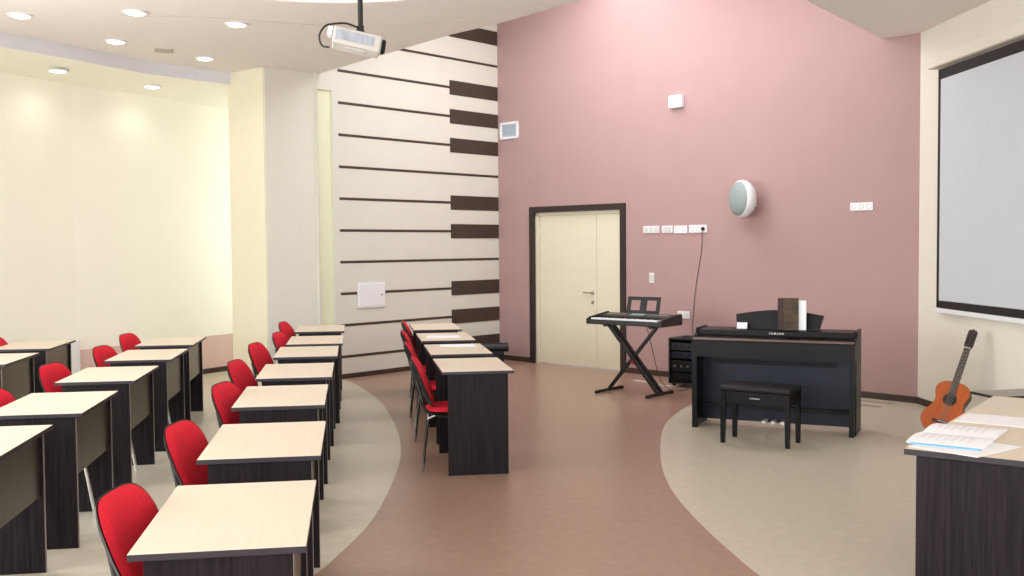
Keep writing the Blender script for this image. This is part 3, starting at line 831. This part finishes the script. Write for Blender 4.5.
# ------------------------------------------------------------------ amplifier rack
ra = R(-38)
rk = thing('equipment_rack', 'black equipment rack box with dark devices left of the piano', 'rack', (2.14, 12.075, 0), ra)
W_, D_, H_ = .50, .34, .57
bm = new()
for s in (-1, 1): box(bm, (s * (W_ / 2 - .01), 0, H_ / 2 + .02), (.02, D_, H_ - .04), bev=.003)
for z in (.05, H_ + .0): box(bm, (0, 0, z), (W_, D_, .02), bev=.003)
box(bm, (0, D_ / 2 - .01, H_ / 2 + .02), (W_ - .04, .012, H_ - .06))
cab = obj('cabinet', bm, M['blackp'], rk)
for sx in (-1, 1):
    for sy in (-1, 1):
        bm = new(); lathe(bm, [(.02, 0), (.022, .04)], 12, Matrix.Translation((sx * .2, sy * .12, 0))); obj('castor', bm, M['blackp'], rk)
for j, (z, h) in enumerate(((.12, .10), (.25, .13), (.38, .08), (.48, .09))):
    bm = new(); box(bm, (0, -.01, z), (W_ - .05, D_ - .06, h), bev=.004)
    dv = obj('device', bm, [M['piano'], M['leather'], M['piano_sheen'], M['blackp']][j], rk)
    bm = new()
    for k in range(5):
        lathe(bm, [(.012, 0), (.010, .015)], 10, Matrix.Translation((-.17 + k * .085, -.01 - (D_ - .06) / 2, z)) @ Matrix.Rotation(PI / 2, 4, 'X'))
    obj('knob', bm, M['steel'] if j == 1 else M['blackp'], dv)
bm = new(); tube(bm, [(-.12, -.04, .592), (-.02, -.08, .595), (.1, -.02, .592), (.04, .06, .592), (-.10, .03, .592), (-.14, -.02, .592)], .008, 6, smooth=5)
o = obj('coiled_cable', bm, M['blackp'], None, True); o.matrix_world = Matrix.Translation((2.14, 12.075, .0)) @ Matrix.Rotation(ra, 4, 'Z'); tag(o, 'black coiled cable lying on top of the equipment rack', 'cable')

# ------------------------------------------------------------------ guitar
Gb = Vector((3.70, 8.90, .004)); Gh = Vector((4.15, 9.18, .96))
gz = (Gh - Gb).normalized()
nf = Vector((-.75, -1, .30)); nf = (nf - gz * nf.dot(gz)).normalized()   # soundboard normal (towards the room)
gx = nf.cross(gz) * -1
gx = gz.cross(nf) * -1 if gx.x < 0 else gx
GM = Matrix.Identity(4)
GM.col[0][:3] = gx; GM.col[1][:3] = -nf; GM.col[2][:3] = gz; GM.col[3][:3] = Gb - nf * 0
if GM.to_3x3().determinant() < 0: GM.col[0][:3] = -gx
gu = thing('acoustic_guitar', 'orange-brown classical guitar leaning against the cream right wall', 'guitar'); gu.matrix_world = GM @ Matrix.Scale(1.03, 4)
prof = [(0, .02), (.012, .085), (.04, .135), (.085, .172), (.13, .184), (.18, .176), (.23, .145), (.27, .122), (.30, .117), (.335, .124), (.38, .139), (.42, .139), (.455, .12), (.478, .085), (.488, .04), (.49, .01)]
pv = smooth_path([(w, z, 0) for z, w in prof], 4)
half = [(v_.x, v_.y) for v_ in pv]
outl = [(x, z) for x, z in half] + [(-x, z) for x, z in reversed(half)]
bm = new(); prism(bm, outl, 0.0, .092, 'y'); obj('body', bm, M['rosewood'], gu)
bm = new(); prism(bm, [(x * .985, .245 + (z - .245) * .99) for x, z in outl], -.003, .001, 'y'); sb = obj('soundboard', bm, M['orange'], gu)
def disc(r, y0, y1, z, n=32, x=0): return [(x + r * math.cos(2 * PI * k / n), z + r * math.sin(2 * PI * k / n)) for k in range(n)]
bm = new(); prism(bm, disc(.058, 0, 0, .325), -.0038, -.003, 'y'); ro = obj('rosette', bm, M['fret'], gu)
bm = new(); prism(bm, disc(.042, 0, 0, .325), -.0046, -.0038, 'y'); obj('soundhole', bm, M['dark'], gu)
bm = new(); box(bm, (0, -.008, .115), (.17, .01, .026), bev=.002); br = obj('bridge', bm, M['fret'], gu)
bm = new(); box(bm, (0, -.014, .117), (.075, .004, .004)); obj('saddle', bm, M['white'], br)
bm = new(); prism(bm, [(-.024, .49), (.024, .49), (.021, .80), (-.021, .80)], 0, .022, 'y'); obj('neck', bm, M['rosewood'], gu)
bm = new(); prism(bm, [(-.029, .355), (.029, .355), (.026, .812), (-.026, .812)], -.009, -.001, 'y'); fb = obj('fretboard', bm, M['fret'], gu)
bm = new()
for k in range(18):
    z = .812 - .65 * (1 - 2 ** (-(k + 1) / 12)) ; box(bm, (0, -.0095, z), (.052, .0012, .0018))
obj('frets', bm, M['steel'], fb)
bm = new(); prism(bm, [(-.027, .812), (.027, .812), (.037, .835), (.038, .97), (.026, .985), (.012, .985), (0, .998), (-.012, .985), (-.026, .985), (-.038, .97), (-.037, .835)], -.002, .014, 'y'); hd_ = obj('headstock', bm, M['fret'], gu)
bm = new()
for s in (-1, 1): prism(bm, [(s * .012, .85), (s * .022, .85), (s * .022, .95), (s * .012, .95)], -.004, -.002, 'y')
obj('string_slot', bm, M['dark'], hd_)
for s in (-1, 1):
    for k in range(3):
        z = .862 + k * .038
        bm = new(); tube(bm, [(s * .036, .006, z), (s * .052, .006, z)], .003, 6); box(bm, (s * .058, .006, z), (.012, .010, .02), bev=.003); obj('tuning_peg', bm, M['offwhite'], hd_)
bm = new(); box(bm, (0, -.0075, .814), (.052, .011, .005)); obj('nut', bm, M['white'], gu)
for k in range(6):
    x = -.021 + k * .0084
    bm = new(); tube(bm, [(x * 1.3, -.0165, .117), (x, -.0135, .815)], .0011, 4); obj('string', bm, M['steel'], gu)

# ------------------------------------------------------------------ projector hanging from the recess
pj = thing('projector', 'white projector hanging from the ceiling recess on a black pole', 'projector', (-1.035, 7.0, 3.055))
pj.scale = (.93, .93, 1)
yaw = R(10)
PJ = Matrix.Rotation(yaw, 4, 'Z') @ Matrix.Rotation(R(11), 4, 'Y')
bm = new(); box(bm, (0, 0, 0), (.34, .27, .11), bev=.014, seg=3, mtx=PJ); bd = obj('housing', bm, M['offwhite'], pj)
bm = new()
box(bm, (-.015, -.1365, .004), (.27, .004, .062), mtx=PJ)
vg = obj('side_vent', bm, M['projgrille'], pj)
bm = new()
for k in range(22): box(bm, (-.14 + k * .012, -.139, .004), (.005, .003, .056), mtx=PJ)
obj('vent_fins', bm, M['ventblue'], vg)
bm = new(); lathe(bm, [(.05, 0), (.05, .02), (.038, .03), (.03, .026)], 24, PJ @ Matrix.Translation((.178, -.05, 0)) @ Matrix.Rotation(PI / 2, 4, 'Y')); obj('lens', bm, M['dark'], pj, True)
bm = new(); box(bm, (-.195, -.05, .02), (.035, .12, .06), bev=.006, mtx=PJ); obj('connector_block', bm, M['white'], pj)
bm = new(); box(bm, (0, 0, -.056), (.14, .11, .01), bev=.003, mtx=PJ); obj('lamp_cover', bm, M['offwhite'], pj)
bm = new()
tube(bm, [(.03, .0, .07), (.03, 0, 1.07)], .019, 12); lathe(bm, [(.07, 1.055), (.07, 1.073)], 24, Matrix.Translation((.03, 0, 0)))
obj('pole', bm, M['blackp'], pj, True)
bm = new(); box(bm, (.03, 0, .062), (.14, .12, .012), bev=.003, mtx=Matrix.Rotation(R(13), 4, 'Y'))
tube(bm, [(.03, 0, .065), (.03, 0, .11)], .026, 12)
for dx, dy in ((-.06, -.05), (.06, -.05), (-.06, .05), (.06, .05)): tube(bm, [(.03, 0, .09), (.03 + dx, dy, .045 - dx * .2)], .007, 6)
obj('mount_plate', bm, M['blackp'], pj)
bm = new(); tube(bm, [(.02, -.03, .09), (-.06, -.06, .115), (-.15, -.08, .11), (-.21, -.10, .09), (-.25, -.10, .03), (-.235, -.10, -.035), (-.18, -.11, -.05)], .007, 8, smooth=6); obj('cable', bm, M['blackp'], pj, True)

# ------------------------------------------------------------------ ceiling lamps
LAMPS = [((-4.50, 9.55), 'recessed round ceiling lamp in the top left corner of the ceiling'),
         ((-3.41, 9.47), 'recessed round ceiling lamp at the very top, middle one of the nearest three'),
         ((-2.63, 10.0), 'recessed round ceiling lamp nearest to the hanging projector'),
         ((-4.09, 10.77), 'recessed round ceiling lamp left of the small ceiling vent'),
         ((-3.46, 11.77), 'recessed round ceiling lamp in front of the pillar')]
def lamp(x, y, z, label, tilt=0):
    t = thing('ceiling_lamp', label, 'lamp', (x, y, z), 0, 'recessed ceiling lamps')
    bm = new(); lathe(bm, [(.085, -.012), (.108, -.010), (.112, 0), (.112, .002)], 28); obj('bezel', bm, M['white'], t, True)
    bm = new(); lathe(bm, [(.012, -.032), (.026, -.026), (.03, -.012)], 16); lathe(bm, [(.0835, -.0135), (.0845, -.0122)], 24); obj('bulb', bm, M['lampglow'], t, True)
    return t
for (x, y), l in LAMPS: lamp(x, y, H - .003, l)
lamp(-4.93, 11.3, 3.622, 'left recessed lamp in the lower outer ring of the ceiling')
lamp(-4.32, 12.5, 3.630, 'right recessed lamp in the lower outer ring of the ceiling')
v = thing('ceiling_vent', 'small grey flush vent in ceiling between the lamps', 'vent', (-3.77, 11.3, H - .006), R(20))
bm = new(); box(bm, (0, 0, 0), (.19, .19, .010), bev=.003)
obj('plate', bm, M['seam'], v)

# ------------------------------------------------------------------ dark case in the far corner
cs = thing('equipment_case', 'black case with a rolled bag end in the far corner by pink wall', 'case', (-.30, 14.45, 0), R(8))
bm = new(); box(bm, (0, 0, .10), (.34, .24, .20), bev=.015); obj('body', bm, M['leather'], cs)
bm = new(); tube(bm, [(-.2, 0, .245), (.24, 0, .245)], .065, 20); obj('rolled_bag', bm, M['blackp'], cs, True)

# ------------------------------------------------------------------ lights
def area(name, loc, target, sx, sy, power, col=(1, 1, 1), spread=None):
    l = bpy.data.lights.new(name, 'AREA'); l.shape = 'RECTANGLE'; l.size = sx; l.size_y = sy; l.energy = power; l.color = col
    o = bpy.data.objects.new(name, l); COL.objects.link(o); o.location = loc
    d = Vector(target) - Vector(loc); o.rotation_euler = d.to_track_quat('-Z', 'Y').to_euler()
    if spread: l.spread = spread
    return o
K = 1.0
for (x, y), z in [(p, H) for p, _ in LAMPS] + [((-4.93, 11.3), 3.62), ((-4.32, 12.5), 3.63)]:
    l = bpy.data.lights.new('lamp_light', 'SPOT'); l.energy = 8 if z > 3.7 else 4; l.spot_size = R(150); l.spot_blend = .8; l.shadow_soft_size = .06; l.color = (1, .96, .9)
    o = bpy.data.objects.new('lamp_light', l); COL.objects.link(o); o.location = (x, y, z - .06)
for i, (p, q) in enumerate(LWIN):
    area('window_daylight', (-5.95, (p + q) / 2, 2.1), (0, (p + q) / 2, 2.1), q - p, 2.3, 185 * K, (.93, .97, 1))
for i, (p, q) in enumerate(BWIN):
    area('window_daylight', ((p + q) / 2, -3.15, 2.1), ((p + q) / 2, 5, 2.1), q - p, 2.3, 108 * K, (.88, .94, 1))
area('skylight', (.7, 12.5, 5.2), (.7, 12.5, 0), 2.2, 2.2, 62 * K, (.95, .97, 1))
area('upper_wall_fill', (-.05, 10.55, 4.6), (1.5, 14.0, 4.55), 3.0, 1.1, 82 * K, (.97, .98, 1))  # added fill lamp without a window, brightens the upper pink and striped walls
area('upper_wall_fill', (1.9, 9.2, 4.6), (1.6, 13.2, 4.6), 2.0, 1.1, 26 * K, (.97, .98, 1))  # second added fill for the top of the pink wall
area('recess_window_daylight', (-2.72, 13.9, 2.0), (-4.8, 13.0, 2.0), .7, 3.0, 95 * K, (.97, 1, 1))

w = bpy.data.worlds.new('World'); SC.world = w; w.use_nodes = True
bg = w.node_tree.nodes['Background']; bg.inputs[0].default_value = (.85, .92, 1, 1); bg.inputs[1].default_value = 1.0

# ------------------------------------------------------------------ camera
f = 1029.; pitch = R(2.371); roll = R(.44)
c, s = math.cos(pitch), math.sin(pitch); cr, sr = math.cos(roll), math.sin(roll)
fw = Vector((0, c, -s)); R0 = Vector((1, 0, 0)); D0_ = Vector((0, -s, -c))
rx = cr * R0 + sr * D0_; dn = -sr * R0 + cr * D0_
cam = bpy.data.cameras.new('Camera'); co = bpy.data.objects.new('Camera', cam); COL.objects.link(co)
cm = Matrix.Identity(4); cm.col[0][:3] = rx; cm.col[1][:3] = -dn; cm.col[2][:3] = -fw; cm.col[3][:3] = (0, 0, 1.68)
co.matrix_world = cm
cam.sensor_fit = 'HORIZONTAL'; cam.sensor_width = 36; cam.lens = f / 1024 * 36; cam.clip_start = .05
SC.camera = co
SC.view_settings.view_transform = 'Standard'; SC.view_settings.look = 'None'; SC.view_settings.gamma = 1
SC.view_settings.use_curve_mapping = False; SC.view_settings.exposure = 0.05
try:
    SC.cycles.max_bounces = 8; SC.cycles.diffuse_bounces = 5; SC.cycles.use_denoising = True
except Exception: pass
